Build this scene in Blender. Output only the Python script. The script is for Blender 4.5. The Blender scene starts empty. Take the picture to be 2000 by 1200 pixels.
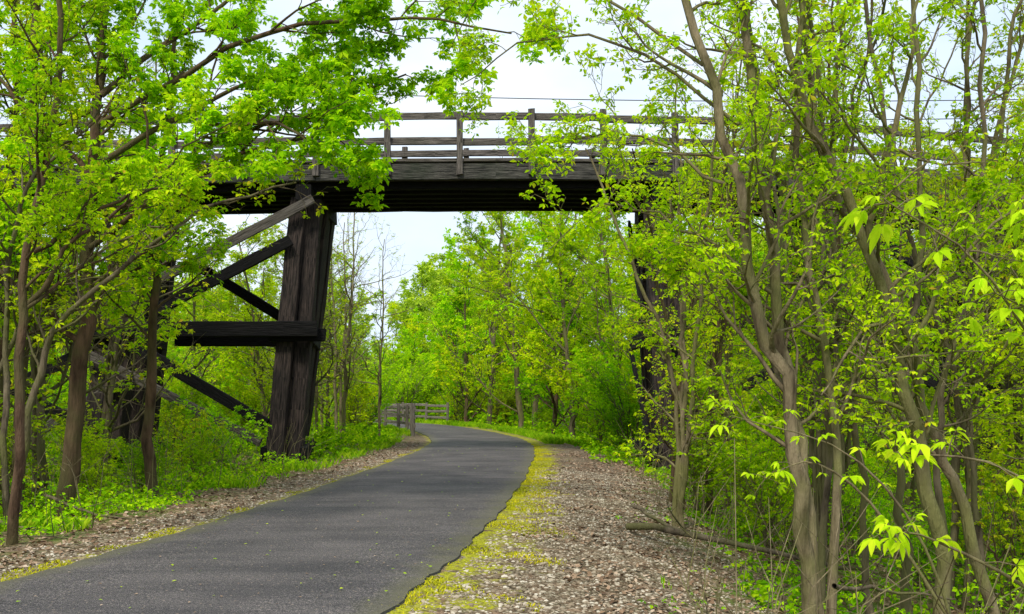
import bpy, math, random
import numpy as np
rng=np.random.default_rng(11)
random.seed(11)
S=bpy.context.scene
UP=np.array([0,0,1.0])

# ---------------------------------------------------------------- mesh helpers
class Geo:
    def __init__(s): s.v=[];s.n=0;s.f=[]   # f: (array(k), mat)
    def add(s,v,f,m=0):
        s.f.append((np.asarray(f,dtype=np.int64)+s.n,m)); s.v.append(np.asarray(v,dtype=np.float64)); s.n+=len(v)
    def merge(s,o,M=None,t=(0,0,0)):
        V=np.concatenate(o.v)
        if M is not None: V=V@np.asarray(M).T
        V=V+np.asarray(t)
        b=s.n
        s.v.append(V); s.n+=len(V)
        for f,m in o.f: s.f.append((f+b,m))
    def mesh(s,name,mats,smooth=False,smooth_mats=()):
        me=bpy.data.meshes.new(name)
        V=np.concatenate(s.v)
        me.vertices.add(len(V)); me.vertices.foreach_set('co',V.astype(np.float32).ravel())
        li=np.concatenate([f.ravel() for f,m in s.f])
        tot=np.concatenate([np.full(len(f),f.shape[1]) for f,m in s.f])
        mi=np.concatenate([np.full(len(f),m) for f,m in s.f])
        st=np.concatenate([[0],np.cumsum(tot)[:-1]])
        me.loops.add(len(li)); me.loops.foreach_set('vertex_index',li.astype(np.int32))
        me.polygons.add(len(tot))
        me.polygons.foreach_set('loop_start',st.astype(np.int32))
        me.polygons.foreach_set('loop_total',tot.astype(np.int32))
        me.polygons.foreach_set('material_index',mi.astype(np.int32))
        sm=np.isin(mi,list(smooth_mats)) if smooth_mats else np.full(len(mi),smooth)
        me.polygons.foreach_set('use_smooth',sm)
        for m in mats: me.materials.append(m)
        me.update(calc_edges=True)
        return me
def obj(name,me,parent=None):
    o=bpy.data.objects.new(name,me); S.collection.objects.link(o)
    if parent: o.parent=parent
    return o
def norm(a):
    return a/np.maximum(np.linalg.norm(a,axis=-1,keepdims=True),1e-9)
def tube(G,P,R,k,mat=0):
    P=np.asarray(P,float); R=np.asarray(R,float); n=len(P)
    T=norm(np.gradient(P,axis=0))
    ref=np.array([0.31,0.93,0.2]) if abs(T[0]@np.array([0.31,0.93,0.2]))<0.8 else np.array([0.9,-0.2,0.4])
    U=norm(np.cross(T,ref)); W=np.cross(T,U)
    a=np.arange(k)*2*math.pi/k
    V=P[:,None]+R[:,None,None]*(np.cos(a)[None,:,None]*U[:,None]+np.sin(a)[None,:,None]*W[:,None])
    i=np.arange(n-1)[:,None]*k; j=np.arange(k)[None]; j2=(j+1)%k
    F=np.stack([i+j,i+j2,i+k+j2,i+k+j],-1).reshape(-1,4)
    G.add(V.reshape(-1,3),F,mat)
def curve(pts,n):
    P=np.asarray(pts,float)
    if len(P)==2: 
        t=np.linspace(0,1,n)[:,None]; return P[0]*(1-t)+P[1]*t
    Q=np.vstack([2*P[0]-P[1],P,2*P[-1]-P[-2]])
    out=[]
    for t in np.linspace(0,len(P)-1-1e-6,n):
        i=int(t); u=t-i
        a,b,c,d=Q[i],Q[i+1],Q[i+2],Q[i+3]
        out.append(0.5*((2*b)+(c-a)*u+(2*a-5*b+4*c-d)*u*u+(3*b-a-3*c+d)*u**3))
    return np.array(out)
# leaf whorls -----------------------------------------------------
def whorls(G,P,D,size,k=5,mat=1,droop=0.35,wid=0.27):
    """P (N,3) nodes, D (N,3) outward directions. k leaflets radiating from each node."""
    P=np.asarray(P);N=len(P)
    if N==0: return
    n=norm(np.array([0,0,1.0])+rng.normal(0,0.45,(N,3)))
    u=norm(np.asarray(D)-np.sum(np.asarray(D)*n,1,keepdims=True)*n+rng.normal(0,.15,(N,3)))
    v=np.cross(n,u)
    a=np.linspace(-1,1,k)*1.75 if k>1 else np.zeros(1)
    a=a[None]+rng.normal(0,.22,(N,k))
    sz=size*rng.uniform(.55,1.25,(N,1))*(1-.28*np.abs(a)/1.75)*rng.uniform(.8,1.15,(N,k))
    ax=norm(np.cos(a)[...,None]*u[:,None]+np.sin(a)[...,None]*v[:,None]-UP*droop*rng.uniform(.2,1.8,(N,k,1)))
    sd=norm(np.cross(ax,n[:,None]+rng.normal(0,.25,(N,k,3))))
    nn=np.cross(sd,ax)
    B=np.broadcast_to(P[:,None],ax.shape)+ax*(sz*.12)[...,None]
    L=sz[...,None]
    A0=B; A1=B+ax*L*.55+sd*L*wid+nn*L*.06; A2=B+ax*L-nn*L*.12; A3=B+ax*L*.55-sd*L*wid+nn*L*.06
    V=np.stack([A0,A1,A2,A3],2).reshape(-1,3)
    G.add(V,np.arange(len(V)).reshape(-1,4),mat)
def fineleaves(G,P,D,size,k=5,mat=1,droop=.5):
    P=np.asarray(P);N=len(P)
    n=norm(np.array([0,0,1.0])+rng.normal(0,0.4,(N,3)))
    D=np.asarray(D); u=norm(D-np.sum(D*n,1,keepdims=True)*n); v=np.cross(n,u)
    a=np.linspace(-1.5,1.5,k)[None]+rng.normal(0,.15,(N,k))
    sz=size*rng.uniform(.55,1.2,(N,1))*(1-.3*np.abs(a)/1.5)*rng.uniform(.85,1.1,(N,k))
    ax=norm(np.cos(a)[...,None]*u[:,None]+np.sin(a)[...,None]*v[:,None]-UP*.15+rng.normal(0,.12,(N,k,3)))
    sd=norm(np.cross(ax,n[:,None]+rng.normal(0,.25,(N,k,3)))); nn=np.cross(sd,ax)
    ts=[0.1,.3,.55,.8,1.0]; ws=[.02,.13,.21,.13,.004]
    rows=[]
    for t,w in zip(ts,ws):
        c=P[:,None]+ax*(sz*t)[...,None]-UP*(droop*sz*t*t)[...,None]
        W=sd*(sz*w)[...,None]; lift=nn*(sz*w*.55)[...,None]
        rows.append(np.stack([c-W+lift,c,c+W+lift],2))
    V=np.stack(rows,2).reshape(-1,15,3)
    f=[]
    for r in range(4):
        for c in range(2):
            f.append([r*3+c,r*3+c+1,r*3+c+4,r*3+c+3])
    f=np.array(f)
    F=(np.arange(len(V))[:,None,None]*15+f[None]).reshape(-1,4)
    G.add(V.reshape(-1,3),F,mat)

# tree growth -----------------------------------------------------
class TP:
    def __init__(s,**k):
        s.nc=(10,5,4); s.ratio=(.45,.5,.55); s.ang=(.9,.8,.8); s.wander=.13; s.trop=.06
        s.nodes=4; s.leaf=.1; s.k=5; s.fill=1.0; s.bias=np.zeros(3); s.sides=(7,5,3,3); s.tmin=.25; s.fine=False
        for a,b in k.items(): setattr(s,a,b)
def spawn(G,N,P,R,length,level,p):
    """spawn children along polyline P"""
    n=len(P); nc=p.nc[level]
    for i in range(nc):
        t=p.tmin+(1-p.tmin)*((i+rng.uniform(0,1))/nc) if level==0 else .15+.85*((i+rng.uniform(0,1))/nc)
        f=t*(n-1); j=min(int(f),n-2); q=P[j]*(1-(f-j))+P[j+1]*(f-j)
        tan=norm(P[j+1]-P[j])
        rr=R[j]*(1-(f-j))+R[j+1]*(f-j)
        s=norm(np.cross(tan,norm(rng.normal(0,1,3))))
        s=norm(s+p.bias*(1.0 if level==0 else .4)) 
        a=p.ang[level]*rng.uniform(.7,1.25)
        d=norm(tan*math.cos(a)+s*math.sin(a))
        l=length*p.ratio[level]*rng.uniform(.6,1.25)*(1.15-.6*t)
        grow(G,N,q,d,l,min(rr*.62,.008+l*.011),level+1,p)
def grow(G,N,q,d,l,r,level,p):
    ns=(8,7,5,3)[level]
    P=[q]; dd=d.copy()
    for i in range(ns):
        dd=norm(dd+rng.normal(0,p.wander,3)+UP*p.trop)
        P.append(P[-1]+dd*l/ns)
    P=np.array(P)
    t=np.linspace(0,1,ns+1)
    R=r*(1-.72*t)
    tube(G,P,np.maximum(R,.0025),p.sides[level],0)
    if level<len(p.nc): spawn(G,N,P,R,l,level,p)
    if level>=len(p.nc)-1:
        if level==len(p.nc): m=p.nodes
        else: m=max(1,p.nodes//2)
        for i in range(m):
            if rng.random()>p.fill: continue
            f=rng.uniform(.25,1)*ns; j=min(int(f),ns-1)
            x=P[j]+(P[j+1]-P[j])*(f-j)
            if i==0: x=P[-1]; j=ns-1
            N.append((x+rng.normal(0,.04,3),norm(P[j+1]-P[j]+rng.normal(0,.5,3))))
def leafout(G,N,p,mat=1):
    if not N: return
    P=np.array([a for a,b in N]); D=np.array([b for a,b in N])
    (fineleaves if p.fine else whorls)(G,P,D,p.leaf,p.k,mat)
def tree_geo(trunks,p,limbs=()):
    G=Geo();N=[]
    for pts,r0,r1,L in trunks:
        P=curve(pts,20); P[1:]+=rng.normal(0,.026,P[1:].shape)
        t=np.linspace(0,1,len(P)); R=r0*(1-t)+r1*t; R[0]*=1.35
        R*=rng.uniform(.93,1.07,len(R))
        tube(G,P,R,10,0)
        spawn(G,N,P,R,L,0,p)
    for pts,r0,L in limbs:
        P=curve(pts,12); P[1:]+=rng.normal(0,.025,P[1:].shape)
        R=np.linspace(r0,r0*.25,12); tube(G,P,R,7,0)
        q=TP(**{**p.__dict__}); q.tmin=.2; q.nc=(max(5,p.nc[0]//2),)+tuple(p.nc[1:])
        spawn(G,N,P,R,L,0,q)
    leafout(G,N,p)
    return G

# ---------------------------------------------------------------- materials
def new_mat(name):
    m=bpy.data.materials.new(name); m.use_nodes=True; nt=m.node_tree; nt.nodes.clear()
    return m,nt
def nd(nt,t,**k):
    n=nt.nodes.new(t)
    for a,b in k.items(): setattr(n,a,b)
    return n
def ramp(nt,src,stops,interp='LINEAR'):
    r=nd(nt,'ShaderNodeValToRGB'); r.color_ramp.interpolation=interp
    e=r.color_ramp.elements
    while len(e)<len(stops): e.new(.5)
    for i,(p,c) in enumerate(stops):
        e[i].position=p; e[i].color=(*c,1) if len(c)==3 else c
    nt.links.new(src,r.inputs[0]); return r.outputs[0]
def mixc(nt,f,a,b,mode='MIX'):
    m=nd(nt,'ShaderNodeMix',data_type='RGBA',blend_type=mode)
    for s,v in ((0,f),(6,a),(7,b)):
        if isinstance(v,bpy.types.NodeSocket): nt.links.new(v,m.inputs[s])
        else: m.inputs[s].default_value=v if s==0 else (*v,1)
    return m.outputs[2]
def math_(nt,op,a,b=0.0,clamp=False):
    m=nd(nt,'ShaderNodeMath',operation=op,use_clamp=clamp)
    for i,v in enumerate((a,b)):
        if isinstance(v,bpy.types.NodeSocket): nt.links.new(v,m.inputs[i])
        else: m.inputs[i].default_value=v
    return m.outputs[0]
def noise(nt,scale,detail=3,vec=None,rough=.55,sc=None):
    n=nd(nt,'ShaderNodeTexNoise'); n.inputs['Scale'].default_value=scale; n.inputs['Detail'].default_value=detail; n.inputs['Roughness'].default_value=rough
    if vec is None: vec=nd(nt,'ShaderNodeNewGeometry').outputs['Position']
    if sc:
        mp=nd(nt,'ShaderNodeMapping'); mp.inputs['Scale'].default_value=sc; nt.links.new(vec,mp.inputs[0]); vec=mp.outputs[0]
    nt.links.new(vec,n.inputs['Vector']); return n.outputs['Fac']
def out_bsdf(nt,col,rough=.8,bump=None,bs=.5,bd=.02,spec=.3):
    b=nd(nt,'ShaderNodeBsdfPrincipled'); o=nd(nt,'ShaderNodeOutputMaterial')
    if isinstance(col,bpy.types.NodeSocket): nt.links.new(col,b.inputs['Base Color'])
    else: b.inputs['Base Color'].default_value=(*col,1)
    if isinstance(rough,bpy.types.NodeSocket): nt.links.new(rough,b.inputs['Roughness'])
    else: b.inputs['Roughness'].default_value=rough
    b.inputs['Specular IOR Level'].default_value=spec
    if bump is not None:
        bn=nd(nt,'ShaderNodeBump'); bn.inputs['Strength'].default_value=bs; bn.inputs['Distance'].default_value=bd
        nt.links.new(bump,bn.inputs['Height']); nt.links.new(bn.outputs[0],b.inputs['Normal'])
    nt.links.new(b.outputs[0],o.inputs[0])
def leaf_mat(name,stops,trans=.5,vari=True):
    m,nt=new_mat(name)
    g=nd(nt,'ShaderNodeNewGeometry')
    c=ramp(nt,g.outputs['Random Per Island'],stops)
    nz=noise(nt,.5,1)
    f=ramp(nt,nz,[(.3,(.5,.6,.5)),(.5,(1,1,1)),(.72,(1.25,1.15,1))])
    c=mixc(nt,1.0,c,f,'MULTIPLY')
    if vari:
        oi=nd(nt,'ShaderNodeObjectInfo')
        t=ramp(nt,oi.outputs['Random'],[(0,(.78,.92,.9)),(.5,(1,1,1)),(1,(1.12,1.0,1.0))])
        c=mixc(nt,1.0,c,t,'MULTIPLY')
    d=nd(nt,'ShaderNodeBsdfDiffuse'); tr=nd(nt,'ShaderNodeBsdfTranslucent')
    nt.links.new(c,d.inputs[0]); nt.links.new(c,tr.inputs[0])
    mx=nd(nt,'ShaderNodeMixShader'); mx.inputs[0].default_value=trans
    nt.links.new(d.outputs[0],mx.inputs[1]); nt.links.new(tr.outputs[0],mx.inputs[2])
    o=nd(nt,'ShaderNodeOutputMaterial'); nt.links.new(mx.outputs[0],o.inputs[0]); return m
LEAF_Y=leaf_mat('leaf_yellowgreen',[(0,(.25,.48,.005)),(.35,(.46,.72,.006)),(.7,(.62,.84,.008)),(.96,(.74,.86,.02)),(1,(.6,.42,.04))])
LEAF_G=leaf_mat('leaf_green',[(0,(.18,.46,.005)),(.4,(.4,.75,.006)),(.8,(.56,.86,.008)),(1,(.66,.88,.02))])
LEAF_O=leaf_mat('leaf_olive',[(0,(.28,.44,.008)),(.4,(.5,.68,.01)),(.92,(.66,.8,.015)),(1,(.6,.38,.05))])
LEAF_N=leaf_mat('leaf_near',[(0,(.42,.7,.01)),(.5,(.58,.84,.015)),(1,(.72,.9,.03))],.5,False)
LEAF_U=leaf_mat('leaf_undergrowth',[(0,(.09,.28,.005)),(.4,(.26,.58,.006)),(.8,(.45,.77,.008)),(1,(.6,.8,.02))],.4)
LEAF_D=leaf_mat('leaf_distant',[(0,(.3,.44,.02)),(.4,(.48,.67,.035)),(.8,(.62,.78,.05)),(1,(.7,.78,.09))])

def bark(name,c0,c1,c2):
    m,nt=new_mat(name)
    n1=noise(nt,9,4,sc=(1,1,.25)); n2=noise(nt,1.6,2)
    c=ramp(nt,n1,[(.3,c0),(.62,c1)])
    c=mixc(nt,ramp(nt,n2,[(.42,(0,0,0)),(.6,(.85,.85,.85))]),c,c2)
    n3=noise(nt,38,3,sc=(1,1,.2))
    out_bsdf(nt,c,.9,n3,.9,.03,.15); return m
BARK=bark('bark_grey_brown',(.035,.026,.016),(.19,.148,.095),(.13,.125,.045))
BARK_L=bark('bark_tan_olive',(.06,.044,.024),(.26,.205,.12),(.17,.165,.055))
BARK_R=bark('bark_red_brown',(.035,.02,.012),(.15,.09,.055),(.1,.085,.035))
# asphalt
m,nt=new_mat('asphalt_path'); ASPH=m
n1=noise(nt,120,3); n2=noise(nt,.8,4); n4=noise(nt,38,3,rough=.7); n5=noise(nt,1,5,rough=.7,sc=(.35,2.2,1))
c=ramp(nt,n1,[(.32,(.022,.021,.022)),(.5,(.058,.054,.055)),(.68,(.25,.225,.21))])
c=mixc(nt,1,c,ramp(nt,n4,[(.3,(.5,.5,.5)),(.5,(1,1,1)),(.7,(1.7,1.62,1.55))]),'MULTIPLY')
c=mixc(nt,1,c,ramp(nt,n2,[(.3,(.75,.75,.76)),(.7,(1.25,1.2,1.18))]),'MULTIPLY')
c=mixc(nt,1,c,ramp(nt,n5,[(.35,(.78,.78,.8)),(.6,(1.15,1.13,1.12))]),'MULTIPLY')
sp=nd(nt,'ShaderNodeTexVoronoi'); sp.inputs['Scale'].default_value=13; nt.links.new(nd(nt,'ShaderNodeNewGeometry').outputs['Position'],sp.inputs['Vector'])
c=mixc(nt,ramp(nt,sp.outputs['Distance'],[(.08,(.7,.7,.7)),(.15,(0,0,0))]),c,(.34,.26,.19))
at=nd(nt,'ShaderNodeAttribute',attribute_name='d')
e=math_(nt,'ABSOLUTE',at.outputs['Fac']); e=math_(nt,'ADD',e,math_(nt,'MULTIPLY',math_(nt,'SUBTRACT',noise(nt,3,4),.5),.7))
edge=ramp(nt,math_(nt,'SUBTRACT',e,1.0),[(.42,(0,0,0)),(.75,(1,1,1))])
c=mixc(nt,math_(nt,'MULTIPLY',edge,.55),c,(.13,.12,.06))
out_bsdf(nt,c,ramp(nt,n2,[(.3,(.85,.85,.85)),(.7,(.7,.7,.7))]),n4,.8,.016,.3)
m,nt=new_mat('asphalt_edge'); ASPH_E=m
out_bsdf(nt,ramp(nt,noise(nt,60,3),[(.3,(.02,.02,.02)),(.7,(.07,.07,.065))]),.9,None)
# ground
m,nt=new_mat('woodland_ground'); GRND=m
at=nd(nt,'ShaderNodeAttribute',attribute_name='d'); d=at.outputs['Fac']
pos=nd(nt,'ShaderNodeNewGeometry').outputs['Position']
vo=nd(nt,'ShaderNodeTexVoronoi'); vo.inputs['Scale'].default_value=34; nt.links.new(pos,vo.inputs['Vector'])
sep=nd(nt,'ShaderNodeSeparateColor'); nt.links.new(vo.outputs['Color'],sep.inputs[0])
grav=ramp(nt,sep.outputs[0],[(0,(.11,.08,.05)),(.35,(.24,.185,.12)),(.75,(.38,.32,.22)),(1,(.56,.5,.38))])
grav=mixc(nt,1,grav,ramp(nt,vo.outputs['Distance'],[(.2,(1,1,1)),(.75,(.4,.37,.33))]),'MULTIPLY')
grav=mixc(nt,1,grav,ramp(nt,noise(nt,1.7,4),[(.32,(.62,.58,.52)),(.6,(1.1,1.1,1.1))]),'MULTIPLY')
vl=nd(nt,'ShaderNodeTexVoronoi'); vl.inputs['Scale'].default_value=13; vl.inputs['Randomness'].default_value=1
nt.links.new(pos,vl.inputs['Vector']); sep2=nd(nt,'ShaderNodeSeparateColor'); nt.links.new(vl.outputs['Color'],sep2.inputs[0])
lit=ramp(nt,sep2.outputs[0],[(0,(.07,.04,.02)),(.4,(.19,.115,.065)),(.8,(.31,.2,.125)),(1,(.43,.32,.22))])
lit0=lit
soil=ramp(nt,noise(nt,2.5,5),[(.35,(.05,.1,.012)),(.5,(.12,.22,.016)),(.68,(.16,.13,.05))])
lit=mixc(nt,ramp(nt,noise(nt,1.3,4),[(.4,(0,0,0)),(.6,(.9,.9,.9))]),lit,soil)
far=ramp(nt,math_(nt,'MULTIPLY',math_(nt,'ABSOLUTE',d),.05),[(.3,(0,0,0)),(.7,(1,1,1))])
lit=mixc(nt,math_(nt,'MULTIPLY',far,.8),lit,soil)
nb=math_(nt,'MULTIPLY',math_(nt,'SUBTRACT',noise(nt,1.1,5,rough=.65),.5),2.6)
dd=math_(nt,'ADD',math_(nt,'ABSOLUTE',math_(nt,'SUBTRACT',d,.75)),nb)
gm=ramp(nt,math_(nt,'MULTIPLY',math_(nt,'SUBTRACT',dd,3.0),.8),[(0,(1,1,1)),(.75,(0,0,0))])
c=mixc(nt,gm,lit,grav)
c=mixc(nt,ramp(nt,noise(nt,4,5,rough=.7),[(.46,(0,0,0)),(.6,(.85,.85,.85))]),c,lit0)
md=math_(nt,'ADD',d,math_(nt,'MULTIPLY',math_(nt,'SUBTRACT',noise(nt,2.6,6,rough=.75),.5),3.8))
mm=ramp(nt,math_(nt,'MULTIPLY',math_(nt,'SUBTRACT',md,1.2),.5),[(.14,(0,0,0)),(.26,(1,1,1)),(.4,(.9,.9,.9)),(.62,(0,0,0))])
moss=ramp(nt,noise(nt,30,4),[(.3,(.16,.15,.01)),(.55,(.42,.42,.014)),(.75,(.6,.56,.03))])
c=mixc(nt,mm,c,moss)
ml=math_(nt,'ADD',math_(nt,'MULTIPLY',d,-1),math_(nt,'MULTIPLY',math_(nt,'SUBTRACT',noise(nt,3.5,5,rough=.7),.5),1.2))
mq=ramp(nt,math_(nt,'MULTIPLY',math_(nt,'SUBTRACT',ml,1.4),.7),[(.15,(0,0,0)),(.28,(.8,.8,.8)),(.4,(0,0,0))])
c=mixc(nt,mq,c,moss)
hb=math_(nt,'ADD',math_(nt,'MULTIPLY',vo.outputs['Distance'],-1),math_(nt,'MULTIPLY',noise(nt,20,4),.8))
out_bsdf(nt,c,.95,hb,.9,.03,.15)
# weathered timber
def wood(name,c0,c1,c2,sc=(.6,.6,.6)):
    m,nt=new_mat(name)
    tc=nd(nt,'ShaderNodeTexCoord').outputs['UV']
    g=noise(nt,1.0,6,vec=tc,rough=.65,sc=(2.0,26,1)); b=noise(nt,1.3,4); 
    c=ramp(nt,g,[(.38,c0),(.66,c1)])
    c=mixc(nt,ramp(nt,b,[(.45,(0,0,0)),(.7,(.8,.8,.8))]),c,c2)
    out_bsdf(nt,c,.85,g,1.0,.05,.15); return m
WOOD_D=wood('creosote_timber',(.003,.0028,.0028),(.015,.013,.012),(.009,.008,.008))
WOOD_P=wood('trestle_post_timber',(.004,.0035,.0035),(.075,.054,.043),(.018,.015,.013))
WOOD_M=wood('grey_timber',(.01,.01,.009),(.14,.128,.106),(.035,.042,.026))
WOOD_R=wood('rail_timber',(.03,.026,.022),(.23,.195,.165),(.1,.09,.068))
WOOD_B=wood('brace_timber',(.03,.025,.02),(.18,.155,.13),(.1,.085,.065))
WOOD_F=wood('fence_timber',(.09,.075,.06),(.3,.26,.22),(.2,.18,.13))
m,nt=new_mat('stones'); STONE=m
g=nd(nt,'ShaderNodeNewGeometry').outputs['Random Per Island']
c=ramp(nt,g,[(0,(.12,.085,.055)),(.3,(.27,.21,.14)),(.7,(.42,.35,.255)),(1,(.6,.54,.43))])
out_bsdf(nt,c,.9,None,spec=.2)
m,nt=new_mat('dead_leaves'); DEAD=m
g=nd(nt,'ShaderNodeNewGeometry').outputs['Random Per Island']
c=ramp(nt,g,[(0,(.09,.05,.026)),(.4,(.23,.14,.08)),(.8,(.38,.26,.165)),(1,(.52,.4,.29))])
out_bsdf(nt,c,.8,None,spec=.3)
MOSS=leaf_mat('moss_tufts',[(0,(.26,.26,.01)),(.5,(.52,.52,.015)),(1,(.7,.64,.03))],.2)
GRASS=leaf_mat('grass_blades',[(0,(.14,.34,.01)),(.5,(.3,.6,.012)),(1,(.5,.66,.03))],.3)
m,nt=new_mat('wire'); WIRE=m; out_bsdf(nt,(.02,.02,.022),.6,None)

# ---------------------------------------------------------------- path centreline & terrain
CL=np.array([(-8.6,-24),(-5.6,-10),(-3.9,0),(-2.75,7.2),(-2.36,9.7),(-2.0,13.1),(-1.6,18.3),(-1.25,25),(-1.08,31),(-1.3,37),(-2.15,43.2),(-3.6,50.4),(-5.7,58),(-10,67),(-18,76),(-32,86),(-60,98)],float)
C=curve(np.c_[CL,np.zeros(len(CL))],260)[:,:2]
def pathd(X,Y):
    X=np.atleast_1d(X).astype(float);Y=np.atleast_1d(Y).astype(float)
    best=np.full(X.shape,1e9); sg=np.zeros(X.shape)
    for i in range(len(C)-1):
        a=C[i];b=C[i+1];ab=b-a;L2=ab@ab
        t=np.clip(((X-a[0])*ab[0]+(Y-a[1])*ab[1])/L2,0,1)
        dx=X-a[0]-t*ab[0];dy=Y-a[1]-t*ab[1];dd=dx*dx+dy*dy
        m=dd<best; best=np.where(m,dd,best); sg=np.where(m,np.sign(ab[1]*dx-ab[0]*dy),sg)
    return np.sqrt(best)*np.where(sg==0,1,sg)
def sst(a,b,x):
    t=np.clip((x-a)/(b-a),0,1); return t*t*(3-2*t)
def hgt(X,Y,d=None,fine=True):
    X=np.atleast_1d(X).astype(float);Y=np.atleast_1d(Y).astype(float)
    if d is None: d=pathd(X,Y)
    r=-.62*sst(2.4,7,d)+sst(11,50,d)*7
    l=-.32*sst(2.8,7,-d)+sst(9,45,-d)*8
    h=np.where(d>0,r,l)
    h=h+(np.sin(X*.9+1)*np.cos(Y*.7)*.09+np.sin(X*.31)*np.sin(Y*.27+2)*.2)*sst(3,7,abs(d))
    if fine: h=h+(np.sin(X*5.3+np.sin(Y*4.1)*1.3)*np.sin(Y*4.7+np.sin(X*3.3))*.02)*sst(1.9,2.6,abs(d))
    h=h+sst(95,260,Y)*6
    return h+.012
xs=np.concatenate([-np.geomspace(400,17,28),np.arange(-16,-7,.5),np.arange(-7,7,.16),np.arange(7,16,.5),np.geomspace(16,400,28)])
ys=np.concatenate([np.linspace(-60,0,16)[:-1],np.arange(0,5,.5),np.arange(5,40,.2),np.arange(40,80,.5),np.geomspace(80,600,36)])
XX,YY=np.meshgrid(xs,ys); X=XX.ravel();Y=YY.ravel(); D=pathd(X,Y); Z=hgt(X,Y,D)
Z=np.where(abs(D)<1.45,-.03,Z)
G=Geo(); nx=len(xs); i=np.arange(len(ys)-1)[:,None]*nx; j=np.arange(nx-1)[None]
G.add(np.c_[X,Y,Z],np.stack([i+j,i+j+1,i+nx+j+1,i+nx+j],-1).reshape(-1,4))
me=G.mesh('ground',[GRND],True); a=me.attributes.new('d','FLOAT','POINT'); a.data.foreach_set('value',D.astype(np.float32))
obj('ground',me)
# paved path
HW=1.78
CC=curve(np.c_[CL,np.zeros(len(CL))],700)[:,:2]
T=norm(np.gradient(CC,axis=0)); Nn=np.c_[T[:,1],-T[:,0]]
offs=np.linspace(-1,1,17); n=len(CC); K=len(offs)
wl=HW+.04*np.sin(np.arange(n)*.31)*np.sin(np.arange(n)*.17)+rng.normal(0,.005,n)
P=CC[:,None]+Nn[:,None]*(offs[None,:,None]*wl[:,None,None])
V=np.dstack([P,np.broadcast_to(.032+.02*(1-offs**2)[None,:,None],P[...,:1].shape)]).reshape(-1,3)
G=Geo(); i=np.arange(n-1)[:,None]*K; j=np.arange(K-1)[None]
G.add(V,np.stack([i+j,i+j+1,i+K+j+1,i+K+j],-1).reshape(-1,4),0)
for sidx,sg in ((0,-1),(K-1,1)):
    top=V.reshape(n,K,3)[:,sidx]; bot=top.copy(); bot[:,:2]+=Nn*sg*.05; bot[:,2]=-.09
    W=np.stack([top,bot],1).reshape(-1,3); q=np.arange(n-1)*2
    G.add(W,np.stack([q,q+1,q+3,q+2],-1),1)
me=G.mesh('path',[ASPH,ASPH_E],True); dv=np.concatenate([np.tile(offs*HW,n),np.full(4*n,HW)])
a=me.attributes.new('d','FLOAT','POINT'); a.data.foreach_set('value',dv.astype(np.float32))
obj('paved_path',me)

# ---------------------------------------------------------------- gravel, litter, moss, grass
n_cc=len(CC)
def scatter(n,ylo,yhi,dlo,dhi,pw=1.6):
    """random points by (s,d) along the path"""
    Yc=ylo+(yhi-ylo)*rng.random(n)**pw
    idx=np.clip(np.searchsorted(CC[:,1],Yc),1,n_cc-1)
    f=((Yc-CC[idx-1,1])/(CC[idx,1]-CC[idx-1,1]))[:,None]
    dd=rng.uniform(dlo,dhi,n)
    p=CC[idx-1]*(1-f)+CC[idx]*f+Nn[idx]*dd[:,None]
    return p[:,0],p[:,1],dd
ico=np.array([(0,0,1),(.894,0,.447),(.276,.851,.447),(-.724,.526,.447),(-.724,-.526,.447),(.276,-.851,.447),(.724,.526,-.447),(-.276,.851,-.447),(-.894,0,-.447),(-.276,-.851,-.447),(.724,-.526,-.447),(0,0,-1)])
icf=np.array([(0,1,2),(0,2,3),(0,3,4),(0,4,5),(0,5,1),(1,6,2),(2,7,3),(3,8,4),(4,9,5),(5,10,1),(6,7,2),(7,8,3),(8,9,4),(9,10,5),(10,6,1),(6,11,7),(7,11,8),(8,11,9),(9,11,10),(10,11,6)])
G=Geo()
for cnt,lo,hi,y0,y1,s0,s1,pw in ((19000,1.95,4.9,5,22,.007,.02,1.6),(5000,-2.75,-1.85,5,30,.008,.02,1.7),(900,2,5.2,5,20,.018,.034,1.6)):
    x,y,dd=scatter(cnt,y0,y1,lo,hi,pw)
    z=hgt(x,y)
    s=rng.uniform(s0,s1,cnt)
    M=rng.normal(0,.28,(cnt,12,1))*.6+1
    v=ico[None]*M*s[:,None,None]*np.stack([rng.uniform(.8,1.5,cnt),rng.uniform(.7,1.2,cnt),rng.uniform(.4,.75,cnt)],-1)[:,None]
    a=rng.uniform(0,6.28,cnt); ca,sa=np.cos(a)[:,None],np.sin(a)[:,None]
    vv=np.stack([v[...,0]*ca-v[...,1]*sa,v[...,0]*sa+v[...,1]*ca,v[...,2]],-1)+np.stack([x,y,z],-1)[:,None]
    G.add(vv.reshape(-1,3),(np.arange(cnt)[:,None,None]*12+icf[None]).reshape(-1,3))
obj('gravel',G.mesh('gravel',[STONE],False))
def flatleaves(G,x,y,z,size,mat=0,tilt=.35):
    n=len(x); nn=norm(np.stack([rng.normal(0,tilt,n),rng.normal(0,tilt,n),np.ones(n)],-1))
    a=rng.uniform(0,6.28,n); u=norm(np.cross(nn,np.stack([np.cos(a),np.sin(a),np.zeros(n)],-1))); v=np.cross(nn,u)
    s=(size*rng.uniform(.6,1.3,n))[:,None]; p=np.stack([x,y,z],-1)
    w=rng.uniform(.25,.5,n)[:,None]
    V=np.stack([p-u*s*.5,p+v*s*w+nn*s*.12,p+u*s*.5+nn*s*.1,p-v*s*w+nn*s*.15],1)
    G.add(V.reshape(-1,3),np.arange(4*n).reshape(-1,4),mat)
G=Geo()
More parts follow.
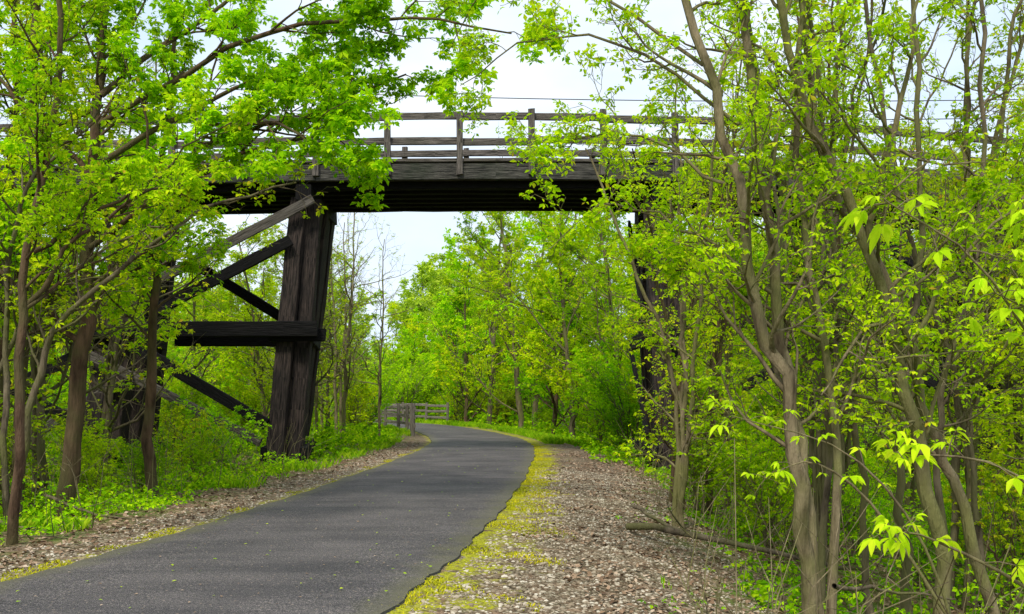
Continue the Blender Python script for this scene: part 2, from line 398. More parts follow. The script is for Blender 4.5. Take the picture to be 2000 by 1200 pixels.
x,y,dd=scatter(19000,5,30,2.2,8,1.4); k=(np.sin(x*1.9+np.sin(y*1.3)*2)+np.sin(y*2.3+x))>(3.0-dd)*1.2; x,y=x[k],y[k]; flatleaves(G,x,y,hgt(x,y)+.012,.055)
x,y,dd=scatter(16000,6,36,-8,-2.1,1.4); flatleaves(G,x,y,hgt(x,y)+.012,.06)
obj('leaf_litter',G.mesh('leaf_litter',[DEAD],False))
G=Geo()
x,y,dd=scatter(150,6,32,-1.7,1.7,1.5); flatleaves(G,x,y,np.full(len(x),.06),.04,0,.1)
x,y,dd=scatter(320,6,32,-1.7,1.7,1.5); flatleaves(G,x,y,np.full(len(x),.06),.03,1,.1)
obj('fallen_leaves_on_path',G.mesh('fallen',[LEAF_N,DEAD],False))
def blades(G,x,y,z,h,w,mat=0,lean=.35):
    n=len(x); a=rng.uniform(0,6.28,n); u=np.stack([np.cos(a),np.sin(a),np.zeros(n)],-1); f=np.stack([-np.sin(a),np.cos(a),np.zeros(n)],-1)
    h=(h*rng.uniform(.5,1.3,n))[:,None]; p=np.stack([x,y,z],-1); ln=(lean*rng.uniform(.2,1.8,n))[:,None]
    m=p+f*h*ln*.35+UP*h*.6; t=p+f*h*ln+UP*h*.95
    V=np.stack([p-u*w,p+u*w,m+u*w*.8,t,m-u*w*.8],1)
    G.add(V.reshape(-1,3),np.arange(5*n).reshape(-1,5),mat)
def nfield(x,y,f=1.0,s=0):
    return (np.sin(x*2.1*f+s)+np.sin(y*1.7*f+1.3*s+np.sin(x*1.3*f)*1.5)+np.sin((x+y)*3.7*f+s*2)*.7+np.sin((x-y)*5.9*f)*.5)/3.2
G=Geo()
x,y,dd=scatter(46000,5,34,1.72,2.9,1.7); k=(nfield(x,y,1.6)*1.5+rng.normal(0,.25,len(x)))>(dd-1.95)*1.3; x,y=x[k],y[k]
blades(G,x,y,hgt(x,y)-.004,.026,.006,0,.8)
x,y,dd=scatter(9000,5,30,-2.1,-1.74,1.6); k=nfield(x,y,1.3,2)>.05; x,y=x[k],y[k]
blades(G,x,y,hgt(x,y)-.004,.026,.006,0,.8)
obj('moss',G.mesh('moss',[MOSS],False))
G=Geo()
for cnt,lo,hi,y0,y1,th,h in ((10000,-6,-3.0,7,12,-.2,.16),(4000,3.8,6,5.5,16,.4,.1),(7000,-4.6,-2.9,17,48,.0,.2),(12000,2.3,4,34,62,-.3,.2),(14000,-6,-2.3,42,70,-.3,.22),(9000,1.9,5,55,76,-.5,.25)):
    x,y,dd=scatter(cnt,y0,y1,lo,hi,1.2); k=nfield(x,y,.8,1)>th; x,y=x[k],y[k]
    blades(G,x,y,hgt(x,y)-.01,h,.007 if y0<20 else .012,0,.5)
obj('grass',G.mesh('grass',[GRASS],False))
# herb layer
G=Geo()
def herbs(cnt,y0,y1,lo,hi,hmax,size,th,pw=1.3,f=.6):
    x,y,dd=scatter(cnt,y0,y1,lo,hi,pw); e=min(abs(lo),abs(hi))
    k=nfield(x,y,f,3)+rng.normal(0,.2,cnt)>th-np.clip((abs(dd)-e)*.16,0,.8); x,y,dd=x[k],y[k],dd[k]
    hh=hmax*rng.random(len(x))**1.1*np.clip((abs(dd)-e)*.5+.3,.2,1)*(0.65+.6*nfield(x,y,.9,5))
    P=np.stack([x,y,hgt(x,y)+np.maximum(hh,.04)],-1)
    whorls(G,P,rng.normal(0,1,P.shape),size,4,0,.25,.33)
herbs(16000,6,26,-14,-3.3,.75,.085,.0)
herbs(6000,6,15,-7.5,-3.1,.35,.06,.15)
herbs(15000,5,26,4.6,14,.8,.085,-.05)
herbs(1800,5,16,3.2,5.5,.2,.055,.45)
herbs(14000,26,62,-26,-3.2,1.1,.16,-.3,1.1)
herbs(14000,26,62,3.4,26,1.1,.16,-.3,1.1)
n=12000; y=rng.uniform(60,170,n); x=rng.uniform(-.65,.65,n)*y; k=abs(pathd(x,y))>4; x,y=x[k],y[k]
P=np.stack([x,y,hgt(x,y)+rng.uniform(.1,1.4,len(x))],-1); whorls(G,P,rng.normal(0,1,P.shape),.5,4,0,.25,.33)
obj('undergrowth',G.mesh('undergrowth',[LEAF_U],False))
# dry stems and dead twigs standing in the undergrowth
G=Geo()
for lo,hi,cnt in ((-9,-3.4,420),(4.0,11,520)):
    x,y,dd=scatter(cnt,5.5,24,lo,hi,1.3); z=hgt(x,y)
    for a,b,c in zip(x,y,z):
        h=rng.uniform(.4,1.7); e=rng.normal(0,.35,2)*h
        P=np.array([(a,b,c-.05),(a+e[0]*.3,b+e[1]*.3,c+h*.5),(a+e[0],b+e[1],c+h*rng.uniform(.7,1))]); tube(G,P,[.006,.0045,.0025],3,0)
        if rng.random()<.6:
            q=P[1]; d2=rng.normal(0,.3,3)*h; tube(G,[q,q+d2*.5+UP*.1,q+d2+UP*.25*h],[.004,.003,.002],3,0)
obj('dry_stems',G.mesh('dry_stems',[BARK_L],False))

# ---------------------------------------------------------------- timbers
def beam(G,p0,p1,w,h,up=(0,0,1),mat=0,jit=.006):
    """chamfered timber from p0 to p1; w = sideways, h = along 'up'."""
    p0=np.array(p0,float);p1=np.array(p1,float);t=norm(p1-p0);u=np.array(up,float)
    s=norm(np.cross(t,u)); u=np.cross(s,t)
    L=np.linalg.norm(p1-p0); ns=max(1,int(L/.8)); R=[]; b=.018
    for i in range(ns+1):
        c=p0+(p1-p0)*i/ns
        for a,e in ((-1,-1),(1,-1),(1,1),(-1,1)):
            A=c+s*a*(w/2)+u*e*(h/2); j1=rng.normal(0,jit,3)
            R+= [A-s*a*b+j1,A-u*e*b+j1]
    V=np.array(R); k=8
    loc=np.stack([(V[:8]-V[:8].mean(0))@s,(V[:8]-V[:8].mean(0))@u],-1); order=np.argsort(np.arctan2(loc[:,1],loc[:,0]))
    V=V.reshape(-1,8,3)[:,order].reshape(-1,3)
    i=np.arange(ns)[:,None]*k; j=np.arange(k)[None]; j2=(j+1)%k
    G.add(V,np.stack([i+j,i+j2,i+k+j2,i+k+j],-1).reshape(-1,4),mat)
    G.f.append((np.array([[*range(k)][::-1]])+G.n-len(V),mat)); G.f.append((np.array([[*range(k)]])+G.n-k,mat))
def addUV(me):
    uv=me.uv_layers.new(name='UVMap')
    co=np.empty(len(me.vertices)*3,np.float32); me.vertices.foreach_get('co',co); co=co.reshape(-1,3)
    for p in me.polygons:
        vs=list(p.vertices); e=[co[vs[(i+1)%len(vs)]]-co[vs[i]] for i in range(len(vs))]
        L=[float(np.linalg.norm(q)) for q in e]; i=int(np.argmax(L)); u=e[i]/max(L[i],1e-6); nn=np.array(p.normal); v=np.cross(nn,u)
        for li,vi in zip(p.loop_indices,vs):
            c=co[vi]; uv.data[li].uv=(float(c@u),float(c@v)*1.0)
def timbers(name,G,mats,parent):
    me=G.mesh(name,mats,False); addUV(me); return obj(name,me,parent)
br=bpy.data.objects.new('timber_trestle_bridge',None); S.collection.objects.link(br)
def hump(x): return -.0042*(x-.7)**2 if x>.7 else -.0012*(x-.7)**2
YF=26.0; YB=29.8
bx=[-3.33+1.93*i for i in range(-12,13)]
Gr=Geo();Gd=Geo();Gs=Geo()
for side,yy in ((0,YF-.08),(1,YB+.08)):
    for i,x in enumerate(bx):
        h=hump(x); beam(Gr,(x,yy,7.62+h),(x+rng.normal(0,.02),yy+rng.normal(0,.02),9.34+h+rng.normal(0,.025)),.17,.15,(0,1,0))
        if i<len(bx)-1:
            x2=bx[i+1]; h2=hump(x2); off=.1 if side==0 else -.1
            j=rng.normal(0,.02)
            beam(Gr,(x-.02,yy+off,9.18+h+j),(x2+.02,yy+off,9.18+h2+j),.07,.2)
            j=rng.normal(0,.02)
            beam(Gr,(x-.03,yy+off,8.58+h+j),(x2+.03,yy+off,8.58+h2+j),.07,.2)
for i in range(len(bx)-1):
    x,x2=bx[i],bx[i+1];h,h2=hump(x),hump(x2)
    for yy in (YF+.05,YB-.05):
        beam(Gd,(x,yy,7.72+h),(x2-.008,yy,7.72+h2),.2,.44,mat=0)
        beam(Gd,(x,yy,8.02+h),(x2-.012,yy,8.02+h2),.26,.1,mat=1)
    for yy in np.linspace(YF+.42,YB-.42,6):
        beam(Gs,(x,yy,7.55+h),(x2,yy,7.55+h2),.24,.44)
    for xx in np.arange(x,x2-.05,.2414):
        hh=hump(xx); beam(Gs,(xx+.11,YF+.16,7.86+hh),(xx+.11,YB-.16,7.86+hh),.22,.12)
timbers('railing',Gr,[WOOD_R],br); timbers('edge_beams',Gd,[WOOD_M,WOOD_B],br); timbers('stringers_and_deck',Gs,[WOOD_D],br)
def bent(x0,sgn,name):
    G=Geo(); h=hump(x0); sk=-.15 if sgn<0 else .02
    top=7.1+h; xb=x0+.26*sgn
    X=lambda x,y: x+sk*(y-25)
    gz=lambda x,y: float(hgt(x,y)[0])-.2
    for dx,yt,yb,w in ((-.24,26.55,24.75,.42),(.2,26.75,25.1,.4),(-.05,27.35,26.6,.4),(.05,28.2,28.0,.42),(-.03,28.95,29.0,.4),(0,29.5,30.2,.42)):
        beam(G,(X(xb+dx*1.15,yb),yb,gz(xb,yb)),(x0+dx*.85,yt,top),w,.4,(0,1,0),0,.014)
    beam(G,(x0,26.0,top+.12),(x0,29.9,top+.12),.42,.42,mat=1)
    for s in (-1,1):
        xm=x0+.13*sgn+s*.5
        beam(G,(X(xm,25.3),25.3,3.3),(X(xm,29.8),29.8,3.3),.14,.38,mat=1)
        beam(G,(X(xb+s*.5,24.6),24.6,.2),(X(xb+s*.5,30.6),30.6,.2),.16,.34,mat=1)
    xm=x0+.13*sgn-.5
    beam(G,(X(xm-.07,25.4),25.4,.6),(X(xm-.06,29.9),29.9,3.2),.09,.26,mat=1)
    beam(G,(x0-.46,26.0,3.7),(x0-.46,29.2,6.9),.09,.26,mat=1)
    beam(G,(x0-.62,25.35,3.28),(x0+.72,25.35,3.28),.2,.34,mat=1)
    timbers(name,G,[WOOD_P,WOOD_D],br)
BX=[(-20.2,-1),(-15.3,-1),(-10.4,-1),(-5.62,-1),(4.0,1),(8.6,1),(13.3,1),(18.2,1)]
for i,(x,s) in enumerate(BX): bent(x,s,'trestle_bent_%d'%(i+1))
G=Geo()
beam(G,(-10.2,25.1,3.42),(-5.05,25.1,3.42),.2,.4)
beam(G,(-15.2,25.2,3.4),(-10.45,25.2,3.4),.2,.36)
beam(G,(4.5,25.2,3.62),(8.5,25.2,3.62),.2,.34); beam(G,(8.7,25.2,3.6),(13.2,25.2,3.6),.2,.34)
beam(G,(-9.4,25.6,3.95),(-5.9,25.8,5.85),.14,.3)
beam(G,(-9.7,24.95,2.95),(-6.3,24.8,.95),.14,.3)
beam(G,(-15,25.4,1.0),(-10.6,25.6,3.2),.14,.3); beam(G,(-15,25.6,6.4),(-10.6,25.7,3.8),.14,.3)
beam(G,(-15,25.2,3.0),(-10.8,25.0,.7),.14,.3); beam(G,(-14.9,25.9,3.9),(-10.8,26.0,6.3),.14,.3)
beam(G,(4.7,25.6,5.6),(8.2,25.5,3.9),.14,.28); beam(G,(4.8,25.2,1.2),(8.4,25.1,3.3),.14,.28); beam(G,(8.9,25.5,6.2),(12.8,25.4,3.9),.14,.28); beam(G,(8.9,25.2,3.2),(13,25.1,.8),.14,.28)
beam(G,(-10.3,29.6,3.4),(-6.4,29.6,3.4),.2,.36); beam(G,(-10,29.8,5.9),(-6.4,29.7,3.7),.14,.3)
timbers('longitudinal_bracing',G,[WOOD_D],br)
G=Geo()
beam(G,(-9.2,25.3,4.75),(-5.35,26.0,6.98),.13,.26)
beam(G,(-11.2,24.9,2.9),(-6.4,24.6,.5),.12,.24)
beam(G,(-13.2,25,.2),(-10.4,25.2,1.9),.14,.26)
timbers('replacement_braces',G,[WOOD_B],br)

# split rail fences
def fence(pts,name):
    e=bpy.data.objects.new(name,None); S.collection.objects.link(e); Gp=Geo();Gl=Geo()
    for i,(x,y) in enumerate(pts):
        z=float(hgt(x,y)[0]); beam(Gp,(x,y,z-.3),(x+rng.normal(0,.02),y,z+1.38+rng.normal(0,.03)),.16,.17,(0,1,0))
        if i+1<len(pts):
            x2,y2=pts[i+1]; z2=float(hgt(x2,y2)[0])
            for k,hh in enumerate((.42,.8,1.18)):
                o=.1; beam(Gl,(x+.1,y-o,z+hh+rng.normal(0,.02)),(x2+.1,y2-o,z2+hh+rng.normal(0,.02)),.06,.15)
    timbers('posts',Gp,[WOOD_F],e); timbers('rails',Gl,[WOOD_F],e)
fence([(-4.25,41.5),(-4.4,42.6),(-4.6,44.6),(-5.1,47),(-5.8,49.4),(-6.8,51.8),(-8.0,54.2)],'split_rail_fence')
fence([(-4.15,62.2),(-5.7,64.0),(-7.4,65.9),(-9.2,67.9),(-11.2,69.9)],'split_rail_fence')

# ---------------------------------------------------------------- hero trees
def place(name,G,mats): return obj(name,G.mesh(name,mats,smooth_mats=(0,)))
# left group
p=TP(nc=(18,5,4),bias=np.array([.35,-.1,.1]),leaf=.11,nodes=6,fill=.95,tmin=.36,wander=.16)
G=tree_geo([([(-6.45,14,-.35),(-6.3,14,1.4),(-6.15,14,3.0),(-6.05,14,5),(-5.95,14.1,7),(-5.8,14.2,9.6)],.14,.04,4.6)],p,
 [([(-6.1,14,4.0),(-4.5,13.8,5.1),(-2.9,13.6,5.6),(-1.5,13.5,6.1)],.05,3.8),
  ([(-6.1,14,3.8),(-4.5,13.5,4.7),(-3.1,13.2,5.1),(-2.1,13.0,5.1)],.045,3.6),
  ([(-6.0,14,4.6),(-4.6,13.2,5.2),(-3.3,12.9,5.3),(-2.4,12.8,4.8)],.045,3.4),
  ([(-6.0,14,5.0),(-4.2,14.2,6.1),(-2.3,14.3,7.0)],.05,3.8),
  ([(-5.95,14,6),(-4.5,14.5,7.4),(-3.2,14.5,8.4)],.05,3.4),
  ([(-5.95,14,5.6),(-3.6,13.4,6.6),(-1.7,13,6.7),(0.0,12.6,6.35)],.045,3.0),
  ([(-6.2,14,2.4),(-7.5,13.8,3.6),(-9,13.5,4.4)],.05,3.0),
  ([(-6.1,14,4.8),(-7.4,14.3,6.1),(-8.6,14.5,7.5)],.05,3.4)])
place('maple_tree',G,[BARK_R,LEAF_G])
pb=dict(nodes=3,leaf=.09,fill=.35,wander=.15)
G=tree_geo([([(-6.8,13.2,-.35),(-6.6,13.2,1.3),(-6.3,13.2,2.4),(-5.3,13.2,3.4),(-4.1,13.1,4.2),(-2.9,13.0,4.5)],.06,.012,2.6),
            ([(-6.9,13.3,-.3),(-7.0,13.3,2.4),(-6.7,13.3,4.4),(-5.6,13.2,5.6)],.05,.015,2.8),
            ([(-7.9,13.6,-.3),(-7.4,13.6,1.6),(-6.6,13.5,2.9),(-5.6,13.4,3.7),(-4.8,13.3,4.0)],.05,.012,2.8)],TP(nc=(14,5,3),tmin=.3,**pb))
place('maple_tree',G,[BARK,LEAF_Y])
p=TP(nc=(12,5,4),bias=np.array([.4,-.05,.1]),leaf=.11,nodes=5,fill=.8,tmin=.42)
G=tree_geo([([(-5.75,15.6,-.3),(-5.85,15.6,1.2),(-5.7,15.5,3),(-5.6,15.4,4.6),(-5.2,15.2,7.8)],.1,.03,3.8)],p)
place('maple_tree',G,[BARK_R,LEAF_Y])
G=tree_geo([([(-5.5,10.6,-.3),(-5.35,10.5,1.2),(-5.3,10.5,3),(-5.0,10.6,4.6),(-4.9,10.6,6.6)],.06,.025,3.0)],TP(nc=(14,5,4),bias=np.array([.3,0,.1]),leaf=.08,nodes=5,fill=.6,tmin=.42),
 [([(-5.3,10.5,2.6),(-4.4,10.5,3.6),(-3.3,10.6,4.1)],.03,2.0),([(-5.2,10.5,3.2),(-4.3,10.8,3.9),(-3.2,10.8,4.7)],.03,2.2)])
place('maple_tree',G,[BARK_R,LEAF_Y])
G=tree_geo([([(-7.6,14.8,-.3),(-7.5,14.8,2.5),(-7.4,14.8,5.5),(-7.2,14.8,9.5)],.1,.04,4.2),([(-8.3,15.5,-.3),(-8.1,15.5,3),(-7.9,15.5,9)],.09,.03,4)],TP(nc=(18,5,4),leaf=.11,nodes=5,fill=.75,tmin=.32))
place('maple_tree',G,[BARK_R,LEAF_Y])
# right group
pr=dict(nc=(17,5,4),leaf=.07,nodes=4,fill=.52,tmin=.26,wander=.2,k=4)
G=tree_geo([([(2.5,8,-.5),(2.4,8,.6),(2.29,8,1.6),(2.03,8,2.55),(1.8,8,3.65),(1.4,8,4.95),(1.1,8.1,6.6)],.07,.026,3.0),
            ([(2.6,8.05,-.5),(2.45,8.1,.9),(2.31,8.1,1.95),(2.12,8.15,3.45),(1.97,8.2,4.95),(1.85,8.2,7)],.064,.026,2.8),
            ([(2.62,8.0,-.5),(2.72,8.2,1.2),(2.6,8.4,2.6),(2.5,8.5,4.2),(2.65,8.6,6.5)],.042,.02,2.6)],
           TP(bias=np.array([-.1,.1,.05]),**pr),
           [([(2.05,8,2.5),(1.5,8.3,3.1),(.9,8.6,3.3),(.35,8.8,3.0)],.016,1.6),([(1.9,8.1,3.9),(1.0,8.5,4.7),(.2,8.9,4.9),(-.5,9.2,4.6)],.017,2.0),
            ([(1.8,8.1,3.4),(1.2,8.5,3.9),(.7,8.8,4.0),(.3,9,3.8)],.016,1.8),
            ([(1.6,8.1,4.4),(.7,9,5.4),(-.2,9.6,5.7),(-.6,10,5.3)],.017,1.8),([(2.3,8.1,1.9),(1.8,8.6,2.6),(1.3,9,2.9)],.015,1.3)])
place('ash_tree',G,[BARK_L,LEAF_Y])
G=tree_geo([([(3.85,8.5,-.6),(3.75,8.5,.4),(3.56,8.5,1.15),(3.35,8.45,2.1),(3.1,8.4,2.95),(2.52,8.4,4.2),(2.3,8.4,5.1),(2.0,8.5,7)],.072,.026,2.8),
            ([(4.35,8.6,-.6),(4.0,8.6,.7),(3.74,8.6,1.3),(3.33,8.6,2.6),(2.88,8.7,3.55),(2.65,8.8,4.8),(2.6,8.8,6.8)],.056,.022,2.6)],
           TP(bias=np.array([.1,.1,.05]),**pr),
           [([(3.12,8.4,2.9),(3.2,8.3,3.7),(3.38,8.2,4.4),(3.5,8.2,5.4)],.038,2.2),([(3.4,8.4,2.0),(3.9,8.2,2.9),(4.5,8.1,3.5)],.025,2.0)])
place('ash_tree',G,[BARK_L,LEAF_Y])
pr2=dict(pr); pr2['fill']=.25; pr2['nc']=(14,5,4)
G=tree_geo([([(4.0,9.8,-.6),(3.95,9.8,1.5),(4.2,9.9,3.5),(4.1,10,6.5)],.045,.02,2.6),([(3.2,10.4,-.6),(3.05,10.4,1.4),(2.9,10.4,3),(3.2,10.5,6.8)],.04,.02,2.6),
            ([(4.6,10.2,-.6),(4.5,10.2,1.5),(4.9,10.2,3.3),(5.0,10.2,6.5)],.04,.02,2.4),([(2.9,9.2,-.6),(3.0,9.2,1.3),(3.1,9.3,3),(2.7,9.4,6.8)],.035,.02,2.2),
            ([(3.5,9.4,-.6),(3.3,9.4,1.6),(2.6,9.4,3.6),(2.1,9.5,6.8)],.036,.02,2.0),([(5.2,10.6,-.6),(4.9,10.6,1.6),(4.2,10.6,3.9),(3.7,10.6,7)],.036,.02,2.0)],TP(**pr2))
place('ash_tree',G,[BARK,LEAF_Y])
pq=dict(nc=(13,5,4),leaf=.085,nodes=4,tmin=.15,wander=.2,k=4)
for (x,y,h,f) in ((2.5,13.9,6.0,.32),(2.9,17.2,6.8,.3),(3.4,16.5,7.5,.2),(4.1,18.2,8,.22),(3.9,12.5,8,.28),(5.2,11.2,8,.28),(4.6,14.5,9,.28),(6.2,13,5.5,.4),(5.6,16.5,9,.25),(7.8,15,5,.4),(6.6,10.8,4.2,.4)):
    tr=[]
    for s in range(4):
        a=rng.uniform(0,6.28); e=rng.normal(0,.8,2)
        tr.append(([(x+.15*math.cos(a),y+.15*math.sin(a),-.8),(x+.3*e[0]*.4,y+.2*e[1],h*.3),(x+e[0]*.6,y+e[1]*.5,h*.65),(x+e[0],y+e[1],h*rng.uniform(.8,1.05))],.042,.012,2.4))
    place('ash_tree',tree_geo(tr,TP(fill=f,**pq)),[(BARK_L,BARK,BARK_R)[rng.integers(3)],(LEAF_Y,LEAF_O)[rng.integers(2)]])
# near leafy sapling at the right of the shoulder
G=Geo();N=[]
for pts in ([(2.75,4.3,-.5),(2.7,4.3,.6),(2.45,4.25,1.5),(2.0,4.1,2.15),(1.58,4.05,2.42)],
            [(2.7,4.3,.2),(2.5,4.2,.9),(2.1,4.1,1.3),(1.6,4.05,1.38)],
            [(2.75,4.3,.5),(2.6,4.3,1.4),(2.35,4.2,1.9),(2.05,4.1,2.05)],
            [(2.72,4.3,.3),(2.4,4.4,.7),(1.95,4.5,.95),(1.75,4.5,.98)],
            [(2.7,4.3,1.0),(2.45,4.2,1.7),(2.2,4.1,2.35)],
            [(2.9,6.0,-.5),(2.6,6.0,.6),(2.1,6.0,1.25),(1.35,6.0,1.5)],
            [(2.8,6.0,.1),(2.3,6.1,.9),(1.9,6.1,1.2),(1.6,6.1,1.1)]):
    P=curve(pts,12); R=np.linspace(.012,.003,12); tube(G,P,R,6,0)
    for t in (.5,.62,.74,.8,.85,.9,.95,.98,1.0,1.0,1.0,1.0):
        j=min(int(t*11),10); 
        d=norm(P[j+1]-P[j]+rng.normal(0,.6,3)+UP*.1); q=P[j]+(P[j+1]-P[j])*(t*11-j if t<1 else 1)
        e=q+d*rng.uniform(.04,.15); tube(G,[q,(q+e)/2+UP*.01,e],[.003,.0025,.002],4,0); N.append((e,d))
Pn=np.array([a for a,b in N]);Dn=np.array([b for a,b in N]); fineleaves(G,Pn,Dn,.105,5,1)
place('buckeye_sapling',G,[BARK_L,LEAF_N])

# ---------------------------------------------------------------- tree variants for the wood
def variant(h,r,crown,p,stems=1):
    tr=[]
    for s in range(stems):
        a=rng.uniform(0,6.28); o=.15*s
        dx,dy=rng.normal(0,.07*h,2)
        tr.append(([(o*math.cos(a),o*math.sin(a),-.5),(dx*.25,dy*.2,h*.28),(dx*.4+rng.normal(0,.12),dy*.6,h*.6),(dx,dy,h)],r*rng.uniform(.75,1),r*.2,crown))
    return tree_geo(tr,p)
VM=[];VB=[]
def mk(L,n,G,mats): L.append(G.mesh(n,mats,smooth_mats=(0,)))
mk(VM,'v0',variant(9,.1,5.5,TP(nc=(20,5,4),leaf=.12,nodes=5,tmin=.25)),[BARK,LEAF_Y])
mk(VM,'v1',variant(10.5,.13,6.0,TP(nc=(22,5,4),leaf=.12,nodes=5,tmin=.3)),[BARK_R,LEAF_G])
mk(VM,'v2',variant(7.5,.06,4.0,TP(nc=(16,5,4),leaf=.105,nodes=4,tmin=.2,fill=.6),2),[BARK_L,LEAF_Y])
mk(VM,'v3',variant(9.5,.09,6.0,TP(nc=(20,6,4),leaf=.1,nodes=3,tmin=.15,fill=.3,wander=.2),2),[BARK,LEAF_O])
b=dict(nc=(24,6,4),nodes=5,k=4,sides=(6,4,3,3))
mk(VB,'b0',variant(10,.14,8.5,TP(leaf=.18,tmin=.1,**b)),[BARK,LEAF_Y])
mk(VB,'b1',variant(11,.15,8.5,TP(leaf=.18,tmin=.12,fill=.75,**b)),[BARK_L,LEAF_O])
mk(VB,'b2',variant(9.5,.13,8.0,TP(leaf=.19,tmin=.08,**b)),[BARK_R,LEAF_G])
mk(VB,'b3',variant(11,.12,8.0,TP(leaf=.15,tmin=.15,fill=.25,wander=.2,**b),2),[BARK,LEAF_O])
b['nc']=(18,5,3)
mk(VB,'b4',variant(10,.09,7.0,TP(leaf=.1,tmin=.2,fill=.12,wander=.24,**b),1),[BARK_L,LEAF_O])
VS=[]
for i,(mt,bk,fl) in enumerate(((LEAF_Y,BARK_L,.9),(LEAF_G,BARK,.9),(LEAF_O,BARK_R,.5))):
    tr=[]
    for s in range(7):
        a=rng.uniform(0,6.28); R=rng.uniform(.3,1.3); h=rng.uniform(1.3,2.6)
        tr.append(([(.1*math.cos(a),.1*math.sin(a),-.3),(R*.4*math.cos(a),R*.4*math.sin(a),h*.55),(R*math.cos(a),R*math.sin(a),h)],.018,.006,1.8))
    VS.append(tree_geo(tr,TP(nc=(10,4),ratio=(.6,.5),ang=(.8,.8),leaf=.1,nodes=4,tmin=.12,fill=fl)).mesh('shrub%d'%i,[bk,mt],smooth_mats=(0,)))
def inst(name,me,x,y,s=1,sz=None):
    o=obj(name,me); z=float(hgt(x,y)[0])
    o.location=(x,y,z); o.rotation_euler=(rng.normal(0,.04),rng.normal(0,.04),rng.uniform(0,6.28)); o.scale=(s,s,s*(sz or 1)); return o
def fill(name,ms,n,x0,x1,y0,y1,dmin,s0,s1,mind=1.0,w=None,ok=None):
    pts=[];tries=0
    while len(pts)<n and tries<n*60:
        tries+=1
        x=rng.uniform(x0,x1);y=rng.uniform(y0,y1);d=float(pathd(x,y)[0])
        if abs(d)<dmin or (24.0<y<31 and abs(x)<22): continue
        if any((x-a)**2+(y-b)**2<mind**2 for a,b in pts): continue
        if ok and not ok(x,y,d): continue
        pts.append((x,y)); k=int(rng.choice(len(ms),p=w)); inst(name,ms[k],x,y,rng.uniform(s0,s1))
fill('woodland_tree',VM,9,-15,-6.5,12.5,23,5.4,.75,1.05,1.6,[.3,.2,.2,.3],lambda x,y,d:-.75<x/y<-.42)
fill('woodland_tree',VM,4,6.0,16,13,23,7.5,.6,.8,1.8,[.1,.0,.4,.5],lambda x,y,d:.3<x/y<.75)
fill('shrub',VS,18,-14,-5,9.5,23,5.0,.35,.7,1.1,None,lambda x,y,d:x/y>-.65)
fill('shrub',VS,26,3.0,15,9.5,23,4.8,.35,.75,1.0,None,lambda x,y,d:.17<x/y<.65)
# behind the bridge
gap=lambda x,y: -.14<x/y<-.06
fill('woodland_tree',VB,28,5.0,36,33,64,6.0,.7,1.0,2.8,[.3,.25,.17,.18,.1],lambda x,y,d:d>0 and not gap(x,y))
for x,y,k,s in ((2.6,41,0,1.02),(4.4,37,1,.95),(2.0,48,2,1.2),(4.4,45,0,1.15),(.6,53,1,1.25),(-1.4,60,0,1.4),(3.6,56,2,1.3),(6.5,43,3,1.1),(-3.2,66,2,1.35),(1.4,62,1,1.4)): inst('woodland_tree',VB[k],x,y,s)
for x,y,s in ((-6.3,36,.95),(-7.6,42,1.05),(-9.2,47,1.1),(-5.3,38.5,.8),(-7.0,39.5,.9),(-8.8,43.5,1.0)): inst('woodland_tree',VB[4],x,y,s)
for x,y,s in ((-8.6,45,.8),(-11,52,.85)): inst('woodland_tree',VB[3],x,y,s)
fill('woodland_tree',VB,24,-36,-6,33,62,6.2,.6,.85,2.6,[.25,.15,.15,.3,.15],lambda x,y,d:d<0 and x/y<-.17)
fill('woodland_tree',[VB[0],VB[2],VM[2]],12,-16,2,68,92,5,.6,.82,2.2,None,lambda x,y,d:-.2<x/y<0.03 and d>0)
fill('shrub',VS,44,2,20,31,66,3.9,.8,1.5,1.2,None,lambda x,y,d:d>0)
fill('shrub',VS,36,-24,-3,31,60,3.9,.7,1.3,1.2,None,lambda x,y,d:d<0)
fill('shrub',VS,24,-14,2,64,86,3.6,1.2,2.0,1.5,None,lambda x,y,d:d>0)
# distant mass of trees
CV=[variant(9,.13,8.5,TP(nc=(18,7),ratio=(.45,.5),ang=(.9,.8),leaf=.42,nodes=8,k=3,tmin=.08)) for i in range(4)]
for nm,mat,cnt in (('distant_trees',LEAF_D,85),('distant_trees',LEAF_Y,50)):
    G=Geo(); c=0
    while c<cnt:
        y=rng.uniform(68,140); x=rng.uniform(-.62,.62)*y
        if abs(float(pathd(x,y)[0]))<6: continue
        s=rng.uniform(.85,1.25)*(1+.004*(y-66))
        if -.13<x/y<-.065: s=min(s,.1*y/10)
        a=rng.uniform(0,6.28); M=np.array([[math.cos(a),-math.sin(a),0],[math.sin(a),math.cos(a),0],[0,0,1]])*s
        G.merge(CV[rng.integers(4)],M,(x,y,float(hgt(x,y)[0]))); c+=1
    place(nm,G,[BARK,mat])

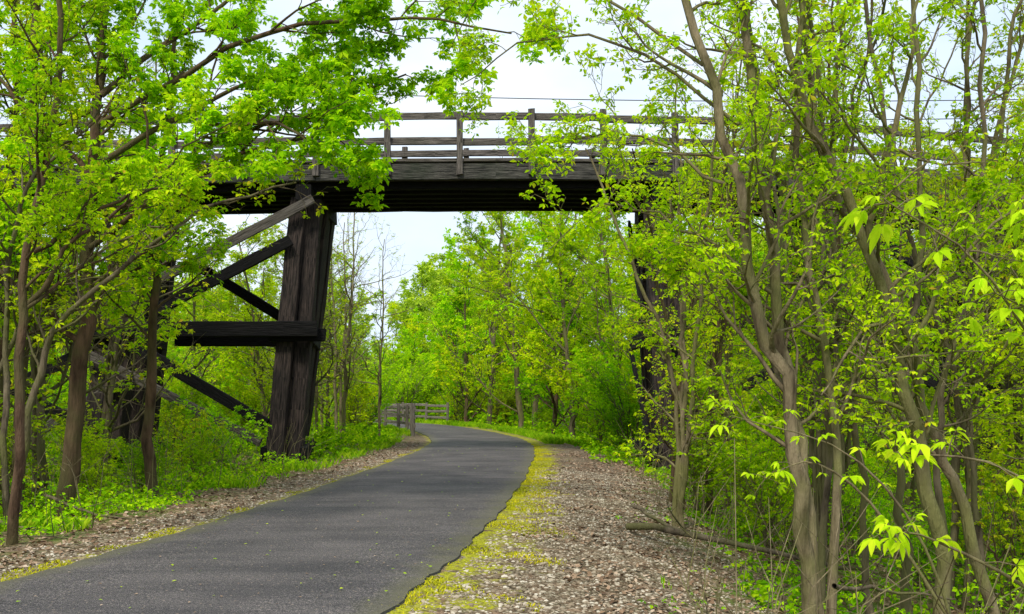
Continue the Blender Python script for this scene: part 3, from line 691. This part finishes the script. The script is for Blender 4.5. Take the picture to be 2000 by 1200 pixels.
# fallen branches
def fallen(pts,r):
    G=Geo(); P=curve(pts,14)+rng.normal(0,.012,(14,3)); tube(G,P,np.linspace(r,r*.35,14),8,0)
    for t in (4,7,9,11):
        q=P[t]; d=norm(P[t]-P[t-1]+rng.normal(0,.6,3)+UP*.2); grow(G,[],q,d,rng.uniform(.4,.9),r*.35,2,TP(nc=(1,1,2),nodes=0))
    place('fallen_branch',G,[BARK])
fallen([(1.45,12.2,0.0),(2.2,11.6,-.02),(3.2,11.0,-.2),(4.0,10.6,-.3)],.05)
fallen([(1.7,13.5,.1),(2.1,12.4,-.05),(2.6,11.4,-.1)],.03)
fallen([(-7,12.5,.1),(-5.9,11.9,.0),(-4.7,11.6,-.05)],.03)
fallen([(-6.5,13.5,.25),(-5.4,12.8,.05),(-4.3,12.9,-.03)],.025)
fallen([(-7.5,11.5,.3),(-6,11.2,.05),(-4.9,11.0,.0)],.02)
fallen([(2.4,7.2,.2),(3.0,7.8,.05),(3.8,8.2,-.1)],.02)
# overhead wires beyond the bridge
G=Geo()
for z0,y0 in ((15.6,45),(14.9,45.6)):
    xsn=np.linspace(-45,45,40); P=np.stack([xsn,np.full(40,y0)+xsn*.03,z0+ (xsn/45)**2*1.6-.012*xsn],-1); tube(G,P,np.full(40,.022),5,0)
obj('overhead_wire',G.mesh('wire',[WIRE],True))

# ---------------------------------------------------------------- light & world
w=bpy.data.worlds.new('World'); S.world=w; w.use_nodes=True; nt=w.node_tree; nt.nodes.clear()
sk=nd(nt,'ShaderNodeTexSky',sky_type='NISHITA'); sk.sun_disc=False; sk.sun_elevation=math.radians(52); sk.sun_rotation=math.radians(200)
bg=nd(nt,'ShaderNodeBackground'); bg.inputs[1].default_value=.1
tc=nd(nt,'ShaderNodeTexCoord').outputs['Generated']
cn=noise(nt,2.2,5,vec=tc,sc=(1,1,2.2))
cl=ramp(nt,cn,[(.35,(8.4,10.4,13)),(.62,(12,12.9,14))])
nt.links.new(mixc(nt,.85,sk.outputs[0],cl),bg.inputs[0])
o=nd(nt,'ShaderNodeOutputWorld'); nt.links.new(bg.outputs[0],o.inputs[0])
sl=bpy.data.lights.new('sun','SUN'); sl.energy=3.3; sl.angle=math.radians(12); sl.color=(1,.96,.87)
so=bpy.data.objects.new('sun',sl); S.collection.objects.link(so)
from mathutils import Vector
el,az=math.radians(52),math.radians(200)
dirv=Vector((math.sin(az)*math.cos(el),math.cos(az)*math.cos(el),math.sin(el)))
so.rotation_euler=dirv.to_track_quat('Z','Y').to_euler(); so.location=(0,0,40)
S.view_settings.view_transform='Standard'; S.view_settings.look='None'; S.view_settings.exposure=0
cam=bpy.data.cameras.new('camera'); co=bpy.data.objects.new('camera',cam); S.collection.objects.link(co)
cam.lens=34; cam.sensor_width=36; cam.shift_y=.09; cam.clip_start=.05; cam.clip_end=2000
co.location=(0,0,1.6); co.rotation_euler=(math.radians(90),0,0); S.camera=co
print('polys',sum(len(m.polygons) for m in bpy.data.meshes))
